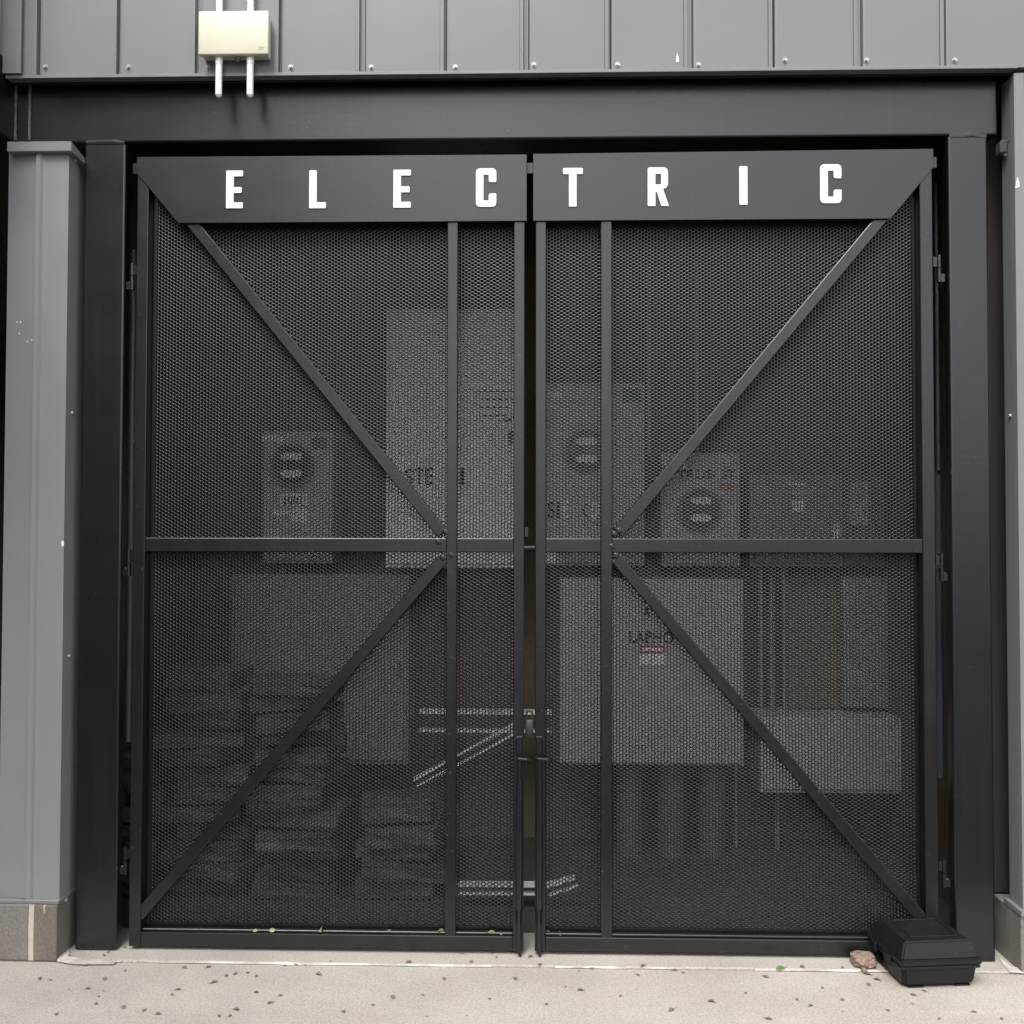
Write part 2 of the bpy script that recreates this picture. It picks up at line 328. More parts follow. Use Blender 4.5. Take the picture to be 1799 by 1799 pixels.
for k in range(6): obj('window', bx(-14.2+k*1.6, -13.2+k*1.6, -5.215, -5.18, 5.6, 6.9, bev=0.01), M['glass'], nb)
obj('parapet', bx(-15.1, -4.5, -17.1, -5.1, 9.0, 9.25), M['dark_shade'], nb)
tag(obj('soffit', bx(-9, -2.015, -1.2, 6.0, 3.0, 3.1), M['dark_wall']), kind='structure')

# ------------------------------------------------------------------ enclosure behind the gates and the wall masses beside it
YB = 1.32
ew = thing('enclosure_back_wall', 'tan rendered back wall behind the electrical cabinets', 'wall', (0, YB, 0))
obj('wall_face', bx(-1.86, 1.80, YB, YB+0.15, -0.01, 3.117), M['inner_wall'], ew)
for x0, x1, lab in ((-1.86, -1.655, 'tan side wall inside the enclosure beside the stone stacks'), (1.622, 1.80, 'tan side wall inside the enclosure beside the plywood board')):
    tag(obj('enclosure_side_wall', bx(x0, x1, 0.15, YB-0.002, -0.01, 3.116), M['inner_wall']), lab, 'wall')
tag(obj('enclosure_ceiling', bx(-1.86, 6.2, SY+0.05, YB+0.15, 3.118, 3.20), M['dark_wall']), kind='structure')
tag(obj('passage_end_wall', bx(-9, -1.87, 5.8, 6.0, -0.01, 3.0), M['dark_wall']), 'dark end wall deep inside the passage beside the clad column', 'wall')

# ------------------------------------------------------------------ clad column on one side
CY = -0.062
cx0, cx1 = -1.843, -1.623
cl = thing('clad_column', 'grey ribbed metal clad column with a sloped cap beside the dark steel post', 'column', ((cx0+cx1)/2, CY, 0.19))
ct = Z(60, 262, CY)
xr = X(66, 300, CY)
obj('column_panel', profile_z([(cx0, CY+0.016), (xr-0.006, CY+0.003), (xr-0.006, CY+0.12), (cx0, CY+0.12)], 0.20, ct), M['column'], cl)
obj('column_panel', profile_z([(xr-0.003, CY+0.012), (xr-0.001, CY-0.009), (xr+0.013, CY-0.009), (xr+0.020, CY), (cx1, CY), (cx1, CY+0.19), (cx1-0.01, CY+0.19), (cx1-0.01, CY+0.02), (xr-0.004, CY+0.02)], 0.198, ct), M['column'], cl)
obj('gap_shade_plate', bx(cx1+0.0015, -1.545, 0.125, 0.14, 0.0, 2.8), M['dark_wall'], cl)  # dark sheet standing in for the deep shade of the gap
c_l, c_r = X(12, 255, -0.085), X(125, 258, -0.085); cz0, cz1 = Z(60, 266, -0.085), Z(60, 248, -0.085)
bm = bmesh.new()                                                        # cap: front lip with a side that falls back under the beam
vs = [(c_l, -0.085, cz0), (c_r, -0.085, cz0), (c_r, -0.085, cz1), (c_l, -0.085, cz1), (c_l, 0.02, cz0-0.002), (c_r+0.008, 0.02, cz0-0.012), (c_r+0.008, 0.02, cz1-0.030), (c_l, 0.02, cz1-0.02)]
v = [bm.verts.new(p) for p in vs]
for q in ((0, 1, 2, 3), (1, 5, 6, 2), (5, 4, 7, 6), (4, 0, 3, 7), (3, 2, 6, 7), (4, 5, 1, 0)): bm.faces.new([v[k] for k in q])
bmesh.ops.bevel(bm, geom=list(bm.edges), offset=0.002, segments=1, affect='EDGES')
obj('cap', bm, M['flash'], cl)
obj('base_flashing', bx(cx0-0.004, cx1+0.003, CY-0.010, CY+0.17, 0.186, 0.199, bev=0.002), M['flash'], cl)
s0 = None
for px, py in ((124, 726), (118, 1152), (129, 283), (107, 1580)):
    z = Z(px, py, CY+0.05)
    if s0 is None:
        bm = new(); cyl(bm, (0, 0, 0), (0.006, 0, 0), 0.0075, 10, 0.006)
        s0 = obj('screw', bm, M['zinc'], cl, local=True); s0.location = Vector((cx1-0.0005, CY+0.045, z)) - cl.location
    else: copy_to(s0, Vector((cx1-0.0005, CY+0.045, z)) - cl.location, cl)
bm = new(); fz = Z(118, 955, CY)
cyl(bm, (cx1-0.004, CY+0.002, fz), (cx1-0.004, CY-0.0012, fz), 0.0055, 12); bmesh.ops.scale(bm, verts=bm.verts, vec=(0.8, 1, 1.9), space=Matrix.Translation((-(cx1-0.004), 0, -fz)))
obj('white_fleck', bm, M['white'], cl)  # white oval spot at the column edge
for px, py in ((30, 566), (34, 586), (36, 566), (56, 597), (57, 1103), (48, 600)):
    p = at(px, py, CY+0.0035); bm = new(); cyl(bm, (p.x, CY+0.0045, p.z), (p.x, CY+0.003, p.z), 0.0022, 8); obj('white_fleck', bm, M['white'], cl)  # tiny white dots on the column face

def plinth(name, label, blocks, y0, y1, top, matset, joints):
    t = thing(name, label, 'masonry base', (blocks[0][0], y0, 0))
    for i, (a, b) in enumerate(blocks):
        bm = bx(a, b, y0, y1, -0.002, top, bev=0.004, seg=2)
        bmesh.ops.subdivide_edges(bm, edges=bm.edges, cuts=3, use_grid_fill=True)
        for vv in bm.verts: vv.co += 0.0022*noise.noise_vector(vv.co*25)
        obj('block', bm, matset[i % len(matset)], t)
    for a, b in joints: obj('mortar_joint', bx(a, b, y0+0.004, y1-0.01, -0.002, top-0.002), M['mortar'], t)
    return t
PLY = -0.080
plinth('block_plinth', 'brown and grey masonry base under the clad column, pale mortar joint', [(-2.10, X(49, 1650, PLY)), (X(58, 1650, PLY), -1.622)], PLY, 0.15, 0.186, [M['block'], M['block2']], [(X(49, 1650, PLY)-0.002, X(58, 1650, PLY)+0.002)])
# pale sealant smeared at the foot of both masonry bases
def smear(pts, name='sealant_smear'):
    bm = bmesh.new(); f = bm.faces.new([bm.verts.new((x, y, 0.0)) for x, y in pts]); r = bmesh.ops.extrude_face_region(bm, geom=[f])
    bmesh.ops.translate(bm, verts=[q for q in r['geom'] if isinstance(q, bmesh.types.BMVert)], vec=(0, 0, 0.004)); bmesh.ops.recalc_face_normals(bm, faces=bm.faces)
    return tag(obj(name, bm, M['caulk']), kind='structure')
def gp(*L): return [(ground(px, py).x, ground(px, py).y) for px, py in L]
smear(gp((100, 1689), (112, 1669), (122, 1668), (120, 1682), (160, 1688), (205, 1690), (200, 1694), (130, 1694)))
smear(gp((1756, 1684), (1768, 1692), (1776, 1700), (1799, 1703), (1799, 1710), (1774, 1708), (1762, 1696)))

# ------------------------------------------------------------------ clad wall on the other side
RY = -0.066
rx = 1.617
rw = thing('clad_wall', 'light grey metal clad wall corner beside the dark post, above a masonry base', 'wall', (rx, RY, 0.2))
rt = HEM-0.012
zs = Z(1785, 240, RY)
for z0, z1 in ((0.205, zs-0.0015), (zs+0.0015, rt)):
    obj('wall_panel', profile_z([(rx, RY), (rx+0.30, RY), (rx+0.30, RY+0.095), (rx+0.004, RY+0.095), (rx, RY+0.091)], z0, z1), M['siding'], rw)
obj('wall_panel', bx(rx+0.303, 6.2, RY, RY+0.09, 0.205, rt), M['siding'], rw)
obj('corner_bead', profile_z([(rx-0.002, RY-0.002), (rx+0.030, RY-0.004), (rx+0.034, RY), (rx-0.002, RY+0.03)], 0.203, rt-0.002), M['flash'], rw)
obj('base_flashing', profile_z([(rx-0.016, RY-0.020), (6.2, RY-0.020), (6.2, RY+0.08), (rx-0.016, RY+0.10)], 0.188, 0.204), M['flash'], rw)
obj('gap_shade_plate', bx(1.46, 1.80, 0.128, 0.145, 0.19, 3.0), M['dark_wall'], rw)  # black of the open gap, put in as a dark sheet
bm = new(); z = Z(1745, 250, 0.0)
box(bm, rx-0.026, rx-0.001, RY+0.045, RY+0.085, z-0.045, z, bev=0.004); cyl(bm, (rx-0.010, RY+0.05, z-0.052), (rx-0.010, RY+0.043, z-0.052), 0.006, 8)
obj('bracket', bm, M['dark_shade'], rw)  # coloured dark to put the recess shadow on the bracket
bm = new(); z = Z(1757, 727, RY); cyl(bm, (rx+0.0005, RY+0.05, z), (rx-0.007, RY+0.05, z), 0.0075, 10, 0.006); obj('screw', bm, M['zinc'], rw)
p = at(1787, 322, RY); obj('white_fleck', prism(new(), [(p.x-0.008, p.z-0.018), (p.x+0.006, p.z-0.014), (p.x+0.004, p.z+0.004), (p.x-0.001, p.z+0.02)], RY-0.0045, RY-0.001), M['white'], rw)  # white sliver on the wall corner
plinth('block_plinth', 'rough grey masonry base under the light clad wall corner near the black case', [(1.604, 2.00), (2.01, 2.41), (2.42, 2.8)], -0.078, 0.12, 0.187, [M['block']], [(1.998, 2.012), (2.408, 2.422)])

# ------------------------------------------------------------------ cream junction box and its conduits
jy = SY-0.056
jb = thing('junction_box', 'cream plastic junction box with white conduits on the grey siding', 'junction box', (X(410, 97, jy), SY, Z(410, 97, jy)))
x0, x1, z0, z1 = X(348, 60, jy), X(471.5, 60, jy), Z(410, 95.5, jy), Z(410, 18.5, jy)
obj('box_base', bx(x0+0.006, x1-0.006, jy+0.017, SY-0.001, z0+0.005, z1-0.004, bev=0.004, seg=2), M['cream'], jb)
obj('lid', bx(x0, x1, jy, jy+0.018, z0, z1, bev=0.005, seg=3), M['cream'], jb, smooth=40)
for k, (a, b) in enumerate(((454, 464.5), (453.5, 464.5))):
    zz = Z(455, 83 + k*3.4, jy); bm = new(); x = X(a, 83, jy)
    while x < X(b, 83, jy)-0.002:
        w = rnd.uniform(0.0016, 0.0034); box(bm, x, x+w, jy-0.0003, jy+0.002, zz-0.0018, zz+0.0016); x += w+rnd.uniform(0.0006, 0.0012)
    o = obj('embossed_mark', bm, M['faint'], jb); o['kind'] = 'stuff'
cyY = SY-0.030
for px in (385, 440):
    xc = X(px, 60, cyY); r = 0.0112
    bm = new(); cyl(bm, (xc, cyY, z1-0.01), (xc, cyY, 4.6), r, 20); obj('conduit', bm, M['pvc'], jb, smooth=40)
    xb = X(px-0.5, 135, cyY); ze = Z(px, 171, cyY)
    bm = new(); cyl(bm, (xb, cyY, z0+0.01), (xb, cyY, ze+0.008), r, 20); cyl(bm, (xb, cyY, ze+0.008), (xb, cyY, ze), r, 20, r*0.55)
    cd = obj('conduit', bm, M['pvc'], jb, smooth=40)
    bm = new(); cyl(bm, (xb, cyY, z0+0.008), (xb, cyY, z0-0.022), r+0.0022, 20, r+0.0012); obj('fitting', bm, M['pvc'], cd, smooth=40)
bm = new(); xs_ = X(412, 100, jy); cyl(bm, (xs_, jy+0.03, z0+0.004), (xs_, jy+0.03, z0-0.004), 0.012, 12); cyl(bm, (xs_, jy+0.03, z0-0.004), (xs_, jy+0.03, z0-0.010), 0.004, 8); obj('drain_plug', bm, M['conduit_grey'], jb)

# ------------------------------------------------------------------ gate leaves
YG = 0.008                                                              # front of the tubes
DT = 0.042
BOT, MID0, MID1 = 0.014, Z(900, 970.5, YG), Z(900, 945.5, YG)
PTCH, HR = 0.0128, 0.0046
def perforated(x0, x1, z0, z1, y, solid_lo, solid_hi):
    cw = PTCH*math.sqrt(3)/2; nc = int((x1-x0)/cw); nr = int((z1-z0)/PTCH)
    i, j = np.meshgrid(np.arange(nc), np.arange(nr), indexing='ij'); i, j = i.ravel(), j.ravel()
    cx = x0 + cw*(i+0.5); cz = z0 + PTCH*(j + 0.25 + 0.5*(i % 2)); N = len(cx)
    th = np.arange(6)*math.pi/3; ro, ri = PTCH/math.sqrt(3), HR*1.05
    ox = cx[:, None] + ro*np.cos(th); oz = cz[:, None] + ro*np.sin(th); ix = cx[:, None] + ri*np.cos(th); iz = cz[:, None] + ri*np.sin(th)
    key = np.stack([np.rint(ox/1e-4).astype(np.int64).ravel(), np.rint(oz/1e-4).astype(np.int64).ravel()], 1)
    key = (key + 100000)
    kk = (key[:, 0]//4)*10000000 + key[:, 1]//4
    u, idx, inv = np.unique(kk, return_index=True, return_inverse=True); nu = len(u)
    V = np.zeros((nu + 12*N, 3)); V[:nu, 0] = ox.ravel()[idx]; V[:nu, 1] = y; V[:nu, 2] = oz.ravel()[idx]
    V[nu:nu+6*N, 0] = ix.ravel(); V[nu:nu+6*N, 1] = y; V[nu:nu+6*N, 2] = iz.ravel()
    V[nu+6*N:, 0] = ix.ravel(); V[nu+6*N:, 1] = y+0.0010; V[nu+6*N:, 2] = iz.ravel()
    o = inv.reshape(N, 6); f = nu + np.arange(6*N).reshape(N, 6); b = f + 6*N
    o2, f2, b2 = np.roll(o, -1, 1), np.roll(f, -1, 1), np.roll(b, -1, 1)
    q = np.concatenate([np.stack([o, o2, f2, f], 2).reshape(-1, 4), np.stack([f, f2, b2, b], 2).reshape(-1, 4)])
    me = bpy.data.meshes.new('perforated_sheet'); me.vertices.add(len(V)); me.vertices.foreach_set('co', V.astype(np.float32).ravel())
    me.loops.add(q.size); me.loops.foreach_set('vertex_index', q.ravel().astype(np.int32)); me.polygons.add(len(q))
    me.polygons.foreach_set('loop_start', np.arange(0, q.size, 4, dtype=np.int32)); me.update(calc_edges=True); me.validate()
    return me
# lettering outlines in a unit cell: width w, height 1 (z), drawn with rounded corners
def letter_loops(ch, w, h, s):
    r = 0.006
    if ch == 'E': return [round_poly([(0, 0), (w, 0), (w, s*0.78), (s, s*0.78), (s, h*0.405), (w*0.93, h*0.405), (w*0.93, h*0.405+s*0.78), (s, h*0.405+s*0.78), (s, h-s*0.78), (w, h-s*0.78), (w, h), (0, h)], [.003, .004, .004, .001, .001, .005, .005, .001, .001, .004, .004, .003])]
    if ch == 'L': return [round_poly([(0, 0), (w, 0), (w, s*0.80), (s, s*0.80), (s, h), (0, h)], [.003, .005, .005, .001, .005, .005])]
    if ch == 'T': return [round_poly([(w*.30, 0), (w*.30+s, 0), (w*.30+s, h-s*.82), (w, h-s*.82), (w, h), (0, h), (0, h-s*.82), (w*.30, h-s*.82)], [.002, .002, .001, .006, .004, .004, .006, .001])]
    if ch == 'I': return [round_poly([(0, 0), (w, 0), (w, h), (0, h)], .004)]
    if ch == 'C': return [round_poly([(0, 0), (w, 0), (w, h*.345), (w-s*1.0, h*.345), (w-s*1.0, s*.85), (s, s*.85), (s, h-s*.85), (w-s*1.0, h-s*.85), (w-s*1.0, h*.64), (w, h*.64), (w, h), (0, h)], [.016, .016, .004, .008, .002, .002, .002, .002, .008, .004, .016, .016])]
    if ch == 'R': return [round_poly([(0, 0), (s, 0), (s, h*.36), (s*1.22, h*.36), (w-s*1.0, 0), (w, 0), (w*.72, h*.44), (w*.86, h*.47), (w*.96, h*.55), (w*.96, h), (0, h)], [.002, .002, .012, .004, .001, .001, .004, .002, .006, .018, .006]),
                          round_poly([(s, h*.56), (w*.96-s*.9, h*.56), (w*.96-s*.9, h-s*.85), (s, h-s*.85)], .002)]
def bar(p, q, w, d, name, parent, y_front, m=None, ext=0.0):
    """square tube between two points of the leaf plane, face at y_front"""
    p, q = Vector((p[0], 0, p[1])), Vector((q[0], 0, q[1])); L = (q-p).length
    mt = frame_of(p, q)
    bm = bx(-w/2, w/2, -d, 0, -ext, L+ext, bev=0.003, seg=2, mtx=Matrix.Translation((0, y_front, 0)) @ mt)
    return obj(name, bm, m or M['gate'], parent)
def xz(px, py, Y=YG): p = at(px, py, Y); return (p.x, p.z)

def weld_blob(p, parent, r=0.012):
    bm = new(); bmesh.ops.create_icosphere(bm, subdivisions=2, radius=r)
    for vv in bm.verts: vv.co = Vector((vv.co.x, vv.co.y*0.08, vv.co.z)) * (1+0.25*noise.noise(vv.co*90))
    bmesh.ops.translate(bm, verts=bm.verts, vec=(p[0], YG+0.001, p[1])); obj('weld', bm, M['gate'], parent, smooth=180)

def gate(side):
    L = side == 'L'
    lab = 'dark perforated double gate leaf lettered E L E C, beside the clad column' if L else 'dark perforated double gate leaf lettered T R I C, black case at its foot'
    xo0, xo1 = (-1.412, -1.371) if L else (1.326, 1.369)               # hinge stile
    xi0, xi1 = (-0.080, -0.042) if L else (-0.004, 0.033)              # meeting stile
    xm0, xm1 = (-0.313, -0.276) if L else (0.223, 0.262)               # mullion
    TOPZ = 2.765
    g = thing('mesh_gate_leaf', lab, 'gate', ((xo0+xi1)/2, YG, BOT), 'double gate leaves in the steel portal')
    B = lambda n, a, b, c, d, y=YG: obj(n, bx(a, b, y, YG+DT, c, d, bev=0.003, seg=2), M['gate'], g)
    B('hinge_stile', xo0, xo1, BOT, TOPZ); B('meeting_stile', xi0, xi1, BOT, TOPZ)
    lo, hi = min(xo0, xi0), max(xo1, xi1)
    il, ir = (xo1, xi0) if L else (xi1, xo0)
    B('bottom_rail', il-0.001, ir+0.001, BOT+0.001, BOT+0.049, YG+0.0015)
    B('mullion', xm0, xm1, BOT+0.047, TOPZ-0.05, YG+0.0006)
    for a, b in ((il, xm0), (xm1, ir)): B('middle_rail', a-0.001, b+0.001, MID0, MID1, YG+0.0015)
    B('top_rail', il-0.001, ir+0.001, TOPZ-0.05, TOPZ-0.002, YG+0.0015)
    obj('sheet_ledge', bx(il-0.001, ir+0.001, YG+DT+0.0005, YG+DT+0.006, BOT+0.03, BOT+0.066), M['gate'], g)   # flat bar that holds the sheet's foot
    obj('sheet_stop', bx(il, ir, YG+0.012, YG+0.030, BOT+0.0492, BOT+0.057, bev=0.002), M['gate'], g)
    if L:
        D = [((338, 393), (773, 933)), ((246, 1606), (775, 985))]
    else:
        D = [((1549, 384), (1090, 932)), ((1086, 985), (1618, 1612))]
    for (p, q) in D: bar(xz(*p), xz(*q), 0.040, DT-0.003, 'brace', g, YG+0.0025, ext=0.012)
    for p in ([(783, 935), (778, 980), (770, 952), (793, 975)] if L else [(1080, 938), (1082, 976), (1088, 932), (1075, 960)]): weld_blob(xz(*p), g, 0.011)
    # perforated sheet behind the tubes with solid margins
    sx0, sx1 = lo+0.030, hi-0.030
    a, b = (sx0+0.018, sx1) if L else (sx0, sx1-0.018)
    me = perforated(a, b, BOT+0.04, TOPZ-0.03, YG+DT+0.007, 0, 0)
    me.transform(Matrix.Translation(-origin_of(g)))
    link('perforated_sheet', me, M['mesh'], g)
    e0, e1 = (lo+0.003, a+0.008) if L else (b-0.006, hi-0.003)
    obj('sheet_margin', bx(e0, e1, YG+DT+0.0045, YG+DT+0.0068, BOT+0.04, TOPZ-0.03), M['mesh'], g)
    # lettered plate
    P = [(240, 275.5), (925.5, 271), (925.5, 388), (313, 391), (241, 305)] if L else [(936.5, 270), (1640, 261), (1640, 294), (1565, 383.5), (936.5, 388)]
    P = [xz(px, py, YG-0.008) for px, py in P]
    zt = sum(z for x, z in P[:2])/2
    zl = [z for x, z in P]; zb = min(zl); P = [(x, (zb + (0.0 if z < zb+0.02 else z-zb))) for x, z in P]
    sp = obj('sign_plate', prism(new(), [(x, z) for x, z in P], YG-0.008, YG-0.0015, bev=0.001), M['sign'], g)
    LT = [('E', 397, 427, 299.5, 366), ('L', 543, 573, 299, 366), ('E', 691, 722, 298, 365), ('C', 836, 872, 295.5, 363.5)] if L else [('T', 989, 1024, 295, 363), ('R', 1138, 1175, 294, 362), ('I', 1299, 1313, 292, 360), ('C', 1441, 1478, 288.5, 357)]
    for ch, a, b, t, bo in LT:
        yl = YG-0.012; p0, p1 = at(a, bo, yl), at(b, t, yl)
        me = curve_mesh(letter_loops(ch, p1.x-p0.x, p1.z-p0.z, 0.0265), 0.0024)
        me.transform(Matrix.Translation(Vector((p0.x, yl+0.0015, p0.z)) - origin_of(g)))
        link('letter', me, M['white'], sp)
    # cane bolt: sliding rod with sleeve, guides and a bent handle
    px = 912 if L else 947
    xr_, yr = X(px, 1500, -0.004), YG-0.013
    rz = [Z(px, v_, yr) for v_ in (1681, 1640, 1596, 1368, 1333)]
    bm = new(); cyl(bm, (xr_, yr, 0.006), (xr_, yr, rz[4]), 0.0082, 14)
    for vv in bm.verts:
        if vv.co.z < 0.01: vv.co.z += (vv.co.x - xr_ - 0.008)*-0.9 - 0.004
    rod = obj('drop_bolt', bm, M['steel'], g, smooth=40)
    obj('sleeve', cyl(new(), (xr_, yr, rz[2]), (xr_, yr, rz[3]), 0.0107, 16), M['steel'], rod, smooth=40)
    hx = X(931 if L else 967, 1336, yr)
    bm = new(); cyl(bm, (xr_-0.004, yr-0.004, rz[4]), (hx, yr-0.012, rz[4]-0.002), 0.007, 12); cyl(bm, (hx-0.004, yr-0.012, rz[4]-0.002), (hx+0.003, yr-0.018, rz[4]-0.002), 0.0095, 12)
    obj('handle', bm, M['case'], rod, smooth=40)
    for v_ in (1310, 1612):
        z = Z(px, v_, yr); bm = new(); box(bm, xr_-0.012, xr_+0.012, yr+0.004, YG-0.0005, z-0.03, z+0.03, bev=0.002)
        box(bm, xr_-0.016, xr_-0.012, yr-0.012, YG-0.0005, z-0.022, z+0.022); box(bm, xr_+0.012, xr_+0.016, yr-0.012, YG-0.0005, z-0.022, z+0.022)
        obj('bolt_guide', bm, M['steel'], g)
    # hinges: two barrel halves, leaf tab and post tab
    hz = (Z(228, 484, YG), Z(228, 988, YG), Z(228, 1513, YG)) if L else (Z(1652, 470, YG), Z(1655, 996, YG), Z(1660, 1535, YG))
    xh = -1.4315 if L else 1.394
    s = 1 if L else -1
    for z in hz:
        bm = new(); cyl(bm, (xh, YG+0.012, z+0.0015), (xh, YG+0.012, z+0.046), 0.0085, 12); cyl(bm, (xh, YG+0.012, z-0.048), (xh, YG+0.012, z-0.0015), 0.0085, 12)
        box(bm, min(xh, xh+s*0.020), max(xh, xh+s*0.020), YG+0.008, YG+0.016, z+0.006, z+0.040)
        box(bm, min(xh, xh-s*0.021), max(xh, xh-s*0.021), YG+0.006, YG+0.018, z-0.050, z-0.018, bev=0.003)
        obj('hinge', bm, M['steel'], g, smooth=40)
    zt = TOPZ-0.045
    obj('stop_tab', bx((xo0-0.022 if L else xo1-0.002), (xo0+0.002 if L else xo1+0.022), YG+0.010, YG+0.030, zt, zt+0.04, bev=0.002), M['steel'], g)
    return g
gl = gate('L'); gr = gate('R')
# latch parts in the meeting gap
obj('top_strike', bx(-0.040, -0.006, YG+0.020, YG+0.030, 2.715, 2.755, bev=0.002), M['steel'], gl)
z = Z(930, 935, YG); obj('latch_tongue', bx(-0.042, -0.026, YG+0.010, YG+0.020, z-0.018, z+0.018, bev=0.002), M['steel'], gl)
bm = new(); z = Z(930, 963, YG); cyl(bm, (-0.043, YG+0.012, z), (-0.003, YG+0.012, z), 0.010, 14); obj('latch_bar', bm, M['case'], gl, smooth=40)
pl = thing('padlock', 'dull dark metal padlock hanging in the gap between the gate leaves', 'padlock', (-0.0235, YG+0.035, Z(930, 1290, YG)))
z = Z(930, 1290, YG)
obj('body', bx(-0.038, -0.009, YG+0.025, YG+0.042, z-0.01, z+0.045, bev=0.004, seg=2), M['lock'], pl, smooth=40)
bm = new(); N = 10
for k in range(N):
    a0, a1 = math.pi*k/N, math.pi*(k+1)/N
    cyl(bm, (-0.0235+0.010*math.cos(a0), YG+0.033, z+0.062+0.014*math.sin(a0)), (-0.0235+0.010*math.cos(a1), YG+0.033, z+0.062+0.014*math.sin(a1)), 0.0035, 8)
for s in (-1, 1): cyl(bm, (-0.0235+s*0.010, YG+0.033, z+0.043), (-0.0235+s*0.010, YG+0.033, z+0.063), 0.0035, 8)
obj('shackle', bm, M['lock'], pl, smooth=60)

# ------------------------------------------------------------------ electrical equipment inside
def rect(a, t, b, bo, Y):
    p, q = at(a, bo, Y), at(b, t, Y); return p.x, q.x, p.z, q.z
def cabinet(name, label, cat, a, t, b, bo, Y, depth, m, door=True, latch=True, group=None, inset=0.018):
    x0, x1, z0, z1 = rect(a, t, b, bo, Y)
    c = thing(name, label, cat, ((x0+x1)/2, Y+depth, z0), group)
    obj('box', bx(x0, x1, Y+0.008, Y+depth, z0, z1, bev=0.004), m, c)
    if door: obj('door', bx(x0+inset, x1-inset, Y, Y+0.0075, z0+inset, z1-inset, bev=0.003), m, c)
    if latch:
        zc = (z0+z1)/2; obj('latch', bx(x1-inset-0.03, x1-inset-0.012, Y-0.010, Y-0.0005, zc-0.03, zc+0.03, bev=0.003), M['conduit_dark'], c)
    return c
def label_part(c, a, t, b, bo, Y, m, name='sticker'):
    x0, x1, z0, z1 = rect(a, t, b, bo, Y); return obj(name, bx(x0, x1, Y-0.001, Y-0.0002, z0, z1), m, c)
def print_on(c, s, a, t, b, bo, Y, m):
    x0, x1, z0, z1 = rect(a, t, b, bo, Y); return text_part(s, x0, x1, z0, z1, Y-0.0006, m, c)
def meter(c, px, py, rad_px, Y):
    p = at(px, py, Y); r = rad_px*(Y+3.35)/FPX
    rg = obj('meter_ring', cyl(new(), (p.x, Y-0.03, p.z), (p.x, Y-0.0005, p.z), r, 32), M['conduit_dark'], c, smooth=40)
    dome = cyl(new(), (p.x, Y-0.03, p.z), (p.x, Y-0.042, p.z), r*0.86, 32, r*0.80)
    obj('meter_glass', dome, M['glass'], rg, smooth=40)
    y = Y-0.0425
    def arc(z0, z1, w):
        pts = [(p.x+w*r*math.cos(t*math.pi/10)*(1.0 if t <= 10 else 0.92), p.z+r*((z0+z1)/2+abs(z1-z0)/2*max(-0.75, min(0.95, math.sin(t*math.pi/10)*1.15)))) for t in range(20)]
        return prism(new(), pts, y-0.001, y)
    obj('dial_plate', arc(0.18, 0.58, 0.50), M['cab_light'], rg); obj('dial_plate', arc(-0.22, -0.62, 0.50), M['cab_light'], rg)

Y1 = 0.98
c = cabinet('electrical_cabinet', 'tall pale grey electrical cabinet behind the E C end of the lettered leaf', 'electrical cabinet', 676, 541, 913, 998, Y1, 0.33, M['cab_light'])
print_on(c, 'S', 711, 822, 726, 852, Y1, M['ink']); print_on(c, 'T', 729, 822, 744, 852, Y1, M['ink']); print_on(c, 'E', 747, 822, 762, 852, Y1, M['ink']); print_on(c, 'I', 808, 822, 815, 852, Y1, M['ink'])
x0, x1, z0, z1 = rect(838, 684, 905, 740, Y1); bm = new()
for k in range(4): box(bm, x0+0.02*(k % 2), x1-0.01*k, Y1-0.0012, Y1-0.0004, z1-0.012-k*0.036, z1-k*0.036-0.006)
o = obj('printed_lines', bm, M['ink'], c); o['kind'] = 'stuff'
label_part(c, 884, 736, 900, 742, Y1, M['red'])
Y2 = 1.08
def meter_box(label, a, t, b, bo, mx, my, mr, m):
    c = cabinet('meter_box', label, 'meter box', a, t, b, bo, Y2, 0.24, m, door=False, latch=False, group='electricity meter boxes on the enclosure wall'); 
    x0, x1, z0, z1 = rect(a, t, b, bo, Y2)
    obj('cover', bx(x0+0.012, x1-0.012, Y2, Y2+0.0075, z0+0.012, z1-0.012, bev=0.003), m, c)
    meter(c, mx, my, mr, Y2); return c
c = meter_box('small grey meter box with a green sticker, alone on the tan wall', 459, 757, 584, 990, 516, 818, 38, M['cab_mid'])
label_part(c, 461, 766, 499, 777, Y2, M['white']); label_part(c, 548, 768, 574, 790, Y2, M['green'])
label_part(c, 493, 868, 542, 888, Y2, M['white']); print_on(c, '1007', 499, 871, 534, 886, Y2-0.001, M['ink'])
label_part(c, 478, 896, 510, 906, Y2, M['white']); label_part(c, 511, 894, 542, 917, Y2, M['white'])
c = meter_box('large grey meter box with a green sticker beside the meeting gap', 943, 672, 1132, 994, 1030, 792, 37, M['cab_mid'])
label_part(c, 958, 688, 987, 700, Y2, M['white']); label_part(c, 1094, 682, 1127, 708, Y2, M['green'])
print_on(c, 'S', 962, 880, 975, 910, Y2, M['ink']); print_on(c, 'I', 979, 880, 984, 910, Y2, M['ink']); print_on(c, 'E', 989, 880, 999, 910, Y2, M['white']); print_on(c, '(', 1024, 884, 1032, 908, Y2, M['ink']); print_on(c, '0', 1036, 880, 1052, 912, Y2, M['white'])
label_part(c, 958, 968, 976, 990, Y2, M['white'])
c = meter_box('grey meter box with a small orange sticker beside its meter', 1163, 795, 1300, 995, 1229, 895, 37, M['cab_mid'])
print_on(c, 'TROSI', 1190, 825, 1256, 842, Y2, M['ink']); print_on(c, 'ST', 1268, 825, 1292, 842, Y2, M['ink']); label_part(c, 1264, 849, 1288, 862, Y2, M['orange']); label_part(c, 1196, 812, 1206, 822, Y2, M['white']); label_part(c, 1164, 811, 1172, 817, Y2, M['white'])
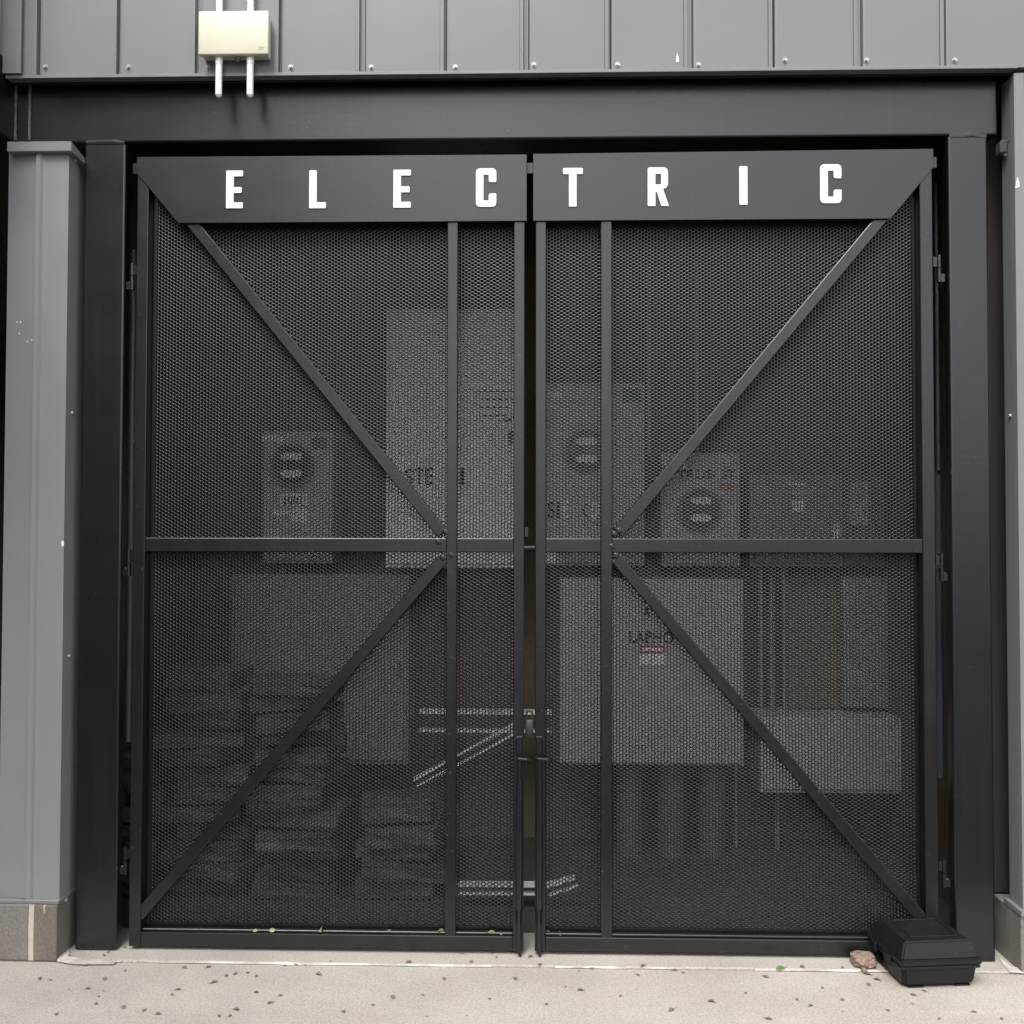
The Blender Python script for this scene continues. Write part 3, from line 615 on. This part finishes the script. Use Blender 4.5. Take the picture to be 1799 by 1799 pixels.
for vv in (('wide slate grey disconnect box with a white notice', 1318, 834, 1482, 996, M['cab_dark']), ):
    c = cabinet('disconnect_box', vv[0], 'switch box', vv[1], vv[2], vv[3], vv[4], 1.12, 0.20, vv[5], latch=False)
    label_part(c, 1386, 848, 1414, 853, 1.12, M['white']); label_part(c, 1392, 858, 1414, 875, 1.12, M['cab_mid']); label_part(c, 1392, 880, 1414, 899, 1.12, M['white'])
    label_part(c, 1463, 920, 1476, 948, 1.12, M['white'])
c = cabinet('disconnect_box', 'narrow dark switch box with a pale oblong cover near the hinge side', 'switch box', 1484, 836, 1556, 996, 1.10, 0.22, M['conduit_dark'], door=False, latch=False)
x0, x1, z0, z1 = rect(1491, 847, 1524, 924, 1.10); me = bm = new(); prism(bm, round_poly([(x0, z0), (x1, z0), (x1, z1), (x0, z1)], 0.02), 1.085, 1.1075); obj('cover', bm, M['cab_mid'], c)
c = cabinet('electrical_cabinet', 'wide mid grey electrical cabinet behind the stacked stone slabs', 'electrical cabinet', 401, 1010, 718, 1342, 1.02, 0.28, M['cab_dark'])
c = cabinet('electrical_cabinet', 'pale grey square cabinet printed LAPHO with a red and white sticker', 'electrical cabinet', 984, 1018, 1306, 1344, 0.96, 0.34, M['cab_mid2'], inset=0.01, latch=False)
print_on(c, 'LAPHO', 1105, 1109, 1184, 1130, 0.96, M['ink']); print_on(c, 'A', 1130, 1068, 1142, 1082, 0.96, M['ink'])
label_part(c, 1124, 1134, 1168, 1148, 0.96, M['red']); label_part(c, 1128, 1138, 1164, 1144, 0.9588, M['white']); label_part(c, 1124, 1149, 1168, 1168, 0.96, M['white'])
c = cabinet('electrical_cabinet', 'low pale grey wireway cabinet under the plywood board', 'electrical cabinet', 1336, 1263, 1602, 1394, 1.02, 0.28, M['cab_mid'], latch=False)
x0, x1, z0, z1 = rect(1384, 1012, 1492, 1244, 1.24)
bd = tag(obj('plywood_board', bx(x0, x1, 1.24, 1.262, z0, z1), M['board']), 'tan plywood board fixed above the low wireway cabinet', 'board')
x0, x1, z0, z1 = rect(1482, 1012, 1562, 1244, 1.16); bm = bx(x0, x1, 1.16, 1.25, z0, z1, bev=0.01, seg=2)
bmesh.ops.subdivide_edges(bm, edges=bm.edges, cuts=4, use_grid_fill=True)
for vv in bm.verts: vv.co += 0.012*noise.noise_vector(vv.co*9)
tag(obj('wrapped_panel', bm, M['plastic'], smooth=180), 'narrow grey panel in cloudy plastic wrap beside the plywood board', 'panel')
def pipe(px, t, bo, Y, r, m, label, group=None, cat='conduit', name='conduit', bell=False, collars=()):
    p, q = at(px, bo, Y), at(px, t, Y); x = (p.x+q.x)/2
    if name == 'pipe' and x < 0: x = -1.547
    bm = cyl(new(), (x, Y, p.z), (x, Y, q.z), r, 20)
    if bell: cyl(bm, (x, Y, p.z), (x, Y, p.z+0.05), r*1.12, 20, r*1.05)
    for cc in collars: z = Z(px, cc, Y); cyl(bm, (x, Y, z-0.02), (x, Y, z+0.02), r*1.25, 16)
    return tag(obj(name, bm, m, smooth=40), label, cat, group)
for px in (1106, 1179, 1250): pipe(px, 1340, 1582, 1.10, 0.064, M['conduit_dark'], 'fat slate coloured conduit dropping from the LAPHO cabinet, ' + dict(((1106, 'nearest the meeting gap'), (1179, 'middle of three'), (1250, 'farthest from the meeting gap')))[px], 'fat conduits under the LAPHO cabinet', bell=True)
for px in (1336, 1356, 1378): pipe(px, 975, 1262, 1.22, 0.012, M['conduit_grey'], 'slim grey conduit, ' + dict(((1336, 'nearest the pale LAPHO cabinet'), (1356, 'middle one'), (1378, 'nearest the plywood board')))[px] + ' of the three', 'slim conduits rising from the low cabinet')
pipe(1292, 1340, 1580, 1.22, 0.010, M['conduit_grey'], 'slim grey conduit next to the fat slate conduits')
pipe(1365, 1394, 1590, 1.20, 0.012, M['conduit_grey'], 'slim grey conduit dropping below the low wireway cabinet')
pipe(1139, 420, 800, 1.24, 0.012, M['conduit_grey'], 'slim grey conduit rising high beside the large meter box')
pipe(1224, 420, 796, 1.24, 0.012, M['conduit_grey'], 'slim grey conduit rising from the meter box with the orange sticker')
pipe(496, 990, 1012, 1.24, 0.010, M['galv'], 'short shiny conduit joining the meter box to the wide cabinet')
pipe(232.0, 440, 1302, 0.30, 0.011, M['conduit_grey'], 'pale grey pipe seen in the hinge gap beside the lettered E', collars=(770,), cat='pipe', name='pipe')
pipe(1650.5, 828, 1366, 0.26, 0.012, M['blue_pipe'], 'blue grey pipe seen in the hinge gap beside the last C', cat='pipe', name='pipe', collars=(990,))
pipe(1646.5, 320, 826, 0.24, 0.006, M['conduit_dark'], 'thin dark pipe above the blue grey pipe in the hinge gap', cat='pipe', name='pipe')
lw = at(295, 945, 1.30); x0, x1, z0, z1 = rect(286, 934, 306, 986, 1.30)
nt_ = thing('wall_notice', 'small white notice with a red dot low on the tan wall', 'notice', ((x0+x1)/2, 1.31, z0))
obj('paper', prism(new(), [(x0+0.01, z0), (x1-0.012, z0), (x1, z1), (x0, z1)], 1.312, 1.316), M['white'], nt_)
p = at(318, 928, 1.31); obj('red_dot', cyl(new(), (p.x, 1.312, p.z), (p.x, 1.317, p.z), 0.028, 18), M['red'], nt_)

def strut(p, q, label, group='galvanised strut channels', size=0.041, y=0.0):
    """slotted U channel, open side to the viewer, with two inturned lips"""
    p, q = Vector(p), Vector(q); L = (q-p).length; mt = frame_of(p, q, Vector((0, -1, 0))); h = size/2
    bm = new(); t = 0.0028
    for a in ((-h, -h+t, -size, 0), (h-t, h, -size, 0), (-h+t, -h+0.010, -t, 0), (h-0.010, h-t, -t, 0)):
        box(bm, a[0], a[1], a[2], a[3], 0, L, mtx=mt)
    return tag(obj('strut_channel', bm, M['galv']), label, 'strut channel', group)
YS = 1.05
strut(at(735, 1268, YS), at(969, 1270, YS), 'galvanised strut lying level behind the padlock', size=0.092)
strut(at(730, 1376, 0.70), at(912, 1277, 0.70), 'galvanised strut leaning at a slant behind the mullion')
strut(at(805, 1563, 0.42), at(940, 1564, 0.42), 'galvanised strut lying level near the floor')
strut(at(962, 1566, 0.40), at(1013, 1550, 0.40), 'short galvanised strut offcut tilted near the floor')

# ------------------------------------------------------------------ stacked stone slabs behind the left leaf
protos = []
for k in range(5):
    bm = bx(-0.5, 0.5, -0.5, 0.5, -0.5, 0.5, bev=0.02, seg=1); bmesh.ops.subdivide_edges(bm, edges=bm.edges, cuts=3, use_grid_fill=True)
    for vv in bm.verts:
        nv = noise.noise_vector(vv.co*2.6 + Vector((k*7.3, 0, 0))); vv.co += Vector((nv.x*0.04, nv.y*0.06, nv.z*0.06)) + 0.012*noise.noise_vector(vv.co*9 + Vector((0, k*3.1, 0)))*Vector((0.5, 0.5, 1)).length
    me = bpy.data.meshes.new('stone_slab'); bm.to_mesh(me); bm.free(); me.materials.append(M['stone' if k % 2 else 'stone2']); protos.append(me)
def pile(px0, px1, top, Y, hpx, label, group):
    b = Z((px0+px1)/2, 1640, Y); z = 0.0; zt = Z((px0+px1)/2, top, Y); cx = (X(px0, 1500, Y)+X(px1, 1500, Y))/2; w = X(px1, 1500, Y)-X(px0, 1500, Y)
    while z < zt:
        h = hpx*(Y+3.35)/FPX*rnd.uniform(0.78, 1.22)
        o = bpy.data.objects.new('stone_slab', rnd.choice(protos)); col.objects.link(o)
        o.scale = (w*rnd.uniform(0.74, 1.06), 0.24*rnd.uniform(0.9, 1.1), h*0.90)
        o.location = (cx + rnd.uniform(-0.04, 0.04), Y+0.12+rnd.uniform(-0.06, 0.06), z+h/2); o.rotation_euler = (rnd.uniform(-0.05, 0.05), rnd.uniform(-0.08, 0.08), rnd.uniform(-0.25, 0.25))
        tag(o, label, 'stone slab', group); z += h
pile(282, 428, 1178, 0.52, 34, 'rough brown stone slab in the tallest stack by the hinge stile', 'tall stack of stone slabs by the hinge stile')
pile(440, 588, 1216, 0.46, 32, 'rough brown stone slab in the middle stack behind the slanted brace', 'middle stack of stone slabs')
pile(612, 768, 1415, 0.50, 33, 'rough brown stone slab in the low stack near the mullion', 'low stack of stone slabs near the mullion')
pile(205, 268, 1330, 0.50, 34, 'rough brown stone slab in the narrow stack seen through the hinge gap', 'narrow stack of stone slabs at the hinge gap')
pile(1408, 1560, 1535, 0.90, 33, 'rough brown stone slab lying low behind the black case', 'low stack of stone slabs behind the black case')

# ------------------------------------------------------------------ black case on the pavement
a = ground(1588, 1735); b = ground(1712, 1730)
ang = math.atan2(b.y-a.y, b.x-a.x)
CW, CD = (Vector((b.x, b.y))-Vector((a.x, a.y))).length, 0.208
case = thing('plastic_case', 'black plastic bait case with a ribbed lid on the pavement at the gate foot', 'case', (a.x, a.y, -0.006), rotz=ang)
def frustum(x0, x1, y0, y1, z0, X0, X1, Y0, Y1, z1, bev=0.006, seg=2):
    bm = bmesh.new(); v = [bm.verts.new(p) for p in ((x0, y0, z0), (x1, y0, z0), (x1, y1, z0), (x0, y1, z0), (X0, Y0, z1), (X1, Y0, z1), (X1, Y1, z1), (X0, Y1, z1))]
    for q in ((3, 2, 1, 0), (4, 5, 6, 7), (0, 1, 5, 4), (1, 2, 6, 5), (2, 3, 7, 6), (3, 0, 4, 7)): bm.faces.new([v[k] for k in q])
    bmesh.ops.bevel(bm, geom=list(bm.edges), offset=bev, segments=seg, affect='EDGES'); return bm
e = 0.010
hb, hf, ht = 0.077, 0.096, 0.146
base = obj('tub', frustum(0, CW, 0, CD, 0.004, -e, CW+e, -e, CD+e, hb, bev=0.012, seg=3), M['case'], case, local=True, smooth=35)
cut = obj('tmp_cut', cyl(new(), (-0.06, CD-0.052, 0.046), (0.05, CD-0.052, 0.046), 0.026, 20), None, None)
cut.matrix_world = Matrix.Translation(case.location) @ Matrix.Rotation(ang, 4, 'Z')
mod = base.modifiers.new('hole', 'BOOLEAN'); mod.object = cut; mod.operation = 'DIFFERENCE'; mod.solver = 'EXACT'
bpy.context.view_layer.update(); dg = bpy.context.evaluated_depsgraph_get()
nm = bpy.data.meshes.new_from_object(base.evaluated_get(dg)); base.modifiers.clear(); base.data = nm; bpy.data.objects.remove(cut)
for x0 in (0.02, CW-0.06): obj('foot', bx(x0, x0+0.05, 0.008, 0.06, 0.0, 0.006), M['case'], case, local=True)
bm = bx(-e-0.004, CW+e+0.004, -e-0.004, CD+e+0.004, hb-0.012, hb-0.002, bev=0.002); obj('tub_rim', bm, M['case'], case, local=True)
f = 0.0085
lid = obj('lid', frustum(-e-f, CW+e+f, -e-f, CD+e+f, hb+0.001, -e-f+0.002, CW+e+f-0.002, -e-f+0.002, CD+e+f-0.002, hf, bev=0.004), M['case'], case, local=True, smooth=35)
t_ = 0.018
up = frustum(-e, CW+e, -e, CD+e, hf-0.003, -e+t_, CW+e-t_, -e+t_*1.1, CD+e-t_, ht, bev=0.005)
obj('lid_dome', up, M['case'], lid, local=True, smooth=35)
bm = new(); i0, i1, j0, j1 = 0.045, CW-0.03, 0.040, CD-0.025
for q in ((i0, i1, j0, j0+0.007), (i0, i1, j1-0.007, j1), (i0, i0+0.007, j0+0.007, j1-0.007), (i1-0.007, i1, j0+0.007, j1-0.007)): box(bm, q[0], q[1], q[2], q[3], ht-0.002, ht+0.003, bev=0.001)
obj('lid_rib', bm, M['case'], lid, local=True)
for yy in (0.05, 0.15): obj('clasp', bx(-e-f-0.004, -e-f+0.004, yy, yy+0.035, hb-0.022, hb+0.010, bev=0.002), M['case'], case, local=True)

# crumbly rock wedged beside the case
p = ground(1515, 1702)
bm = new(); bmesh.ops.create_icosphere(bm, subdivisions=4, radius=1)
for vv in bm.verts:
    n0 = vv.co.normalized(); k = 1 + 0.22*noise.noise(n0*1.9) + 0.14*noise.noise(n0*5) + 0.06*noise.noise(n0*13)
    q = n0*k; q.x = max(-0.8, min(0.85, q.x)); q.z = max(-0.75, min(0.7, q.z)); vv.co = Vector((q.x*0.046, q.y*0.04, q.z*0.027))
bmesh.ops.translate(bm, verts=bm.verts, vec=(p.x+0.012, p.y+0.028, 0.0185))
tag(obj('rock', bm, M['rock'], smooth=60), 'small crumbly tan rock wedged between the gate foot and the black case', 'rock')
bm = new(); p = ground(1521, 1712, -0.006); cyl(bm, (p.x, p.y, -0.001), (p.x-0.004, p.y+0.045, 0.022), 0.008, 7, 0.006)
for vv in bm.verts: vv.co += 0.003*noise.noise_vector(vv.co*60)
tag(obj('bark_chip', bm, M['rock']), 'tan bark chip propped against the crumbly rock', 'bark chip')

# ------------------------------------------------------------------ fallen leaves
lp = []
for k in range(4):
    bm = new(); n = 7; top = []; L = []
    for i in range(n):
        t = i/(n-1); w = 0.30*math.sin(math.pi*min(1, t*1.02+0.02))**0.8 * (1.15-0.35*t)
        cz = 0.10*math.sin(math.pi*t)*(0.5+0.3*k) ; L.append([bm.verts.new((t-0.5, -w, cz+0.16*w*(k % 2))), bm.verts.new((t-0.5, 0.02*k, cz)), bm.verts.new((t-0.5, w, cz+0.22*w))])
    for a_, b_ in zip(L, L[1:]):
        for c_ in range(2): bm.faces.new((a_[c_], b_[c_], b_[c_+1], a_[c_+1]))
    cyl(bm, (0.48, 0, 0.01), (0.70, 0.05, 0.03), 0.018, 5)
    me = bpy.data.meshes.new('fallen_leaf'); bm.to_mesh(me); bm.free(); lp.append(me)
leafm = {}
def leaf(p, size, kind, label, group, tilt=0.0):
    key = (kind, rnd.randrange(4))
    if key not in leafm:
        me = lp[key[1]].copy(); me.name = 'fallen_leaf'; me.materials.append(M[kind]); leafm[key] = me
    o = bpy.data.objects.new('fallen_leaf', leafm[key]); col.objects.link(o)
    s = size*1.15; o.scale = (s, s, s); o.location = p; o.rotation_euler = (tilt+rnd.uniform(-0.15, 0.15), rnd.uniform(-0.12, 0.12), rnd.uniform(0, 6.28))
    return tag(o, label, 'leaf', group)
K = {'leaf_brown': ('small dull brown leaf lying on the pale pavement', 'brown leaves on the pavement'), 'leaf_olive': ('small olive leaf lying on the pale pavement', 'olive leaves on the pavement')}
spots = [(22, 1520, 0), (70, 1720, 0), (88, 1722, 0), (155, 1737, 0), (169, 1764, 0), (184, 1720, 0), (100, 1782, 0), (217, 1770, 0), (220, 1706, 1), (253, 1775, 1), (277, 1782, 1), (302, 1748, 0), (312, 1739, 1), (324, 1700, 0), (366, 1699, 0), (376, 1726, 1), (397, 1714, 0), (413, 1711, 0), (435, 1709, 0), (450, 1744, 1), (475, 1762, 1), (493, 1749, 0), (404, 1785, 1), (415, 1774, 0), (385, 1785, 0), (580, 1690, 0), (560, 1712, 0), (640, 1695, 1), (690, 1752, 1), (655, 1766, 0), (742, 1748, 1), (603, 1778, 0), (500, 1697, 1), (520, 1695, 0), (537, 1694, 1), (865, 1675, 0), (872, 1682, 0), (932, 1681, 1), (948, 1695, 0), (1010, 1698, 0), (1040, 1701, 1), (812, 1676, 0), (828, 1690, 0), (905, 1720, 0), (1130, 1697, 0), (1200, 1709, 0), (1120, 1713, 0), (1185, 1705, 0), (1244, 1701, 0), (1345, 1716, 1), (1380, 1702, 0), (1310, 1745, 0), (1250, 1760, 1), (1180, 1775, 0), (1090, 1750, 0), (1020, 1740, 1), (1445, 1736, 0), (1480, 1757, 0), (1424, 1767, 0), (1400, 1756, 0), (1526, 1730, 0), (1541, 1721, 1), (1605, 1748, 0), (1624, 1741, 0), (1711, 1778, 0), (1760, 1790, 0), (1650, 1790, 0), (1525, 1712, 1), (150, 1697, 1), (172, 1692, 1), (183, 1678, 0), (113, 1674, 1), (120, 1680, 1), (48, 1684, 1), (190, 1673, 1), (219, 1665, 1), (960, 1765, 0), (780, 1720, 0), (860, 1755, 1), (1560, 1775, 0), (450, 1715, 0), (1350, 1790, 0), (1410, 1700, 0), (1480, 1700, 0)]
for px, py, k in spots:
    z = -0.005 if py > 1700 or ground(px, py).y < -0.07 else 0.001
    p = ground(px, py, z); kind = 'leaf_olive' if k else 'leaf_brown'
    leaf(p + Vector((0, 0, 0.001)), rnd.uniform(0.012, 0.022), kind, *K[kind])
for i in range(25):
    px, py = rnd.uniform(0, 1799), 1702 + 97*rnd.random()
    p = ground(px, py, -0.005); leaf(p, rnd.uniform(0.004, 0.009), 'leaf_brown', *K['leaf_brown'])
leaf(ground(1372, 1703)+Vector((0, 0, 0.003)), 0.03, 'leaf_green', 'fresh green leaf on the pavement edge near the tan rock', None)
leaf(ground(718, 1692)+Vector((0, 0, 0.003)), 0.024, 'leaf_pink', 'faded orange leaf on the caulk joint below the mullion', None)
LG = 'pale leaves caught on the gate bottom rails'
for px, kind, sz, lab in ((405, 'leaf_yellow', .012, None), (450, 'leaf_yellow', .016, None), (480, 'leaf_yellow', .02, None), (566, 'leaf_yellow', .034, 'largest pale yellow leaf caught on the gate bottom rail'), (686, 'leaf_yellow', .022, None), (774, 'leaf_yellow', .028, None), (863, 'leaf_yellow', .024, None), (880, 'leaf_yellow', .018, None), (963, 'leaf_pink', .026, 'pinkish leaf caught on the gate bottom rail by the drop bolts'), (983, 'leaf_yellow', .022, None)):
    p = at(px, 1640, YG+0.02); z = BOT+0.050
    leaf(Vector((p.x, YG+0.010, z+sz*0.35)), sz, kind, lab or 'small pale yellow leaf caught on the gate bottom rail', None if lab else LG, tilt=1.15)
leaf(Vector((X(1047, 941, YG+0.02), YG+0.014, MID1+0.002)), 0.014, 'leaf_pink', 'pinkish leaf resting on the gate middle rail', None, tilt=0.9)
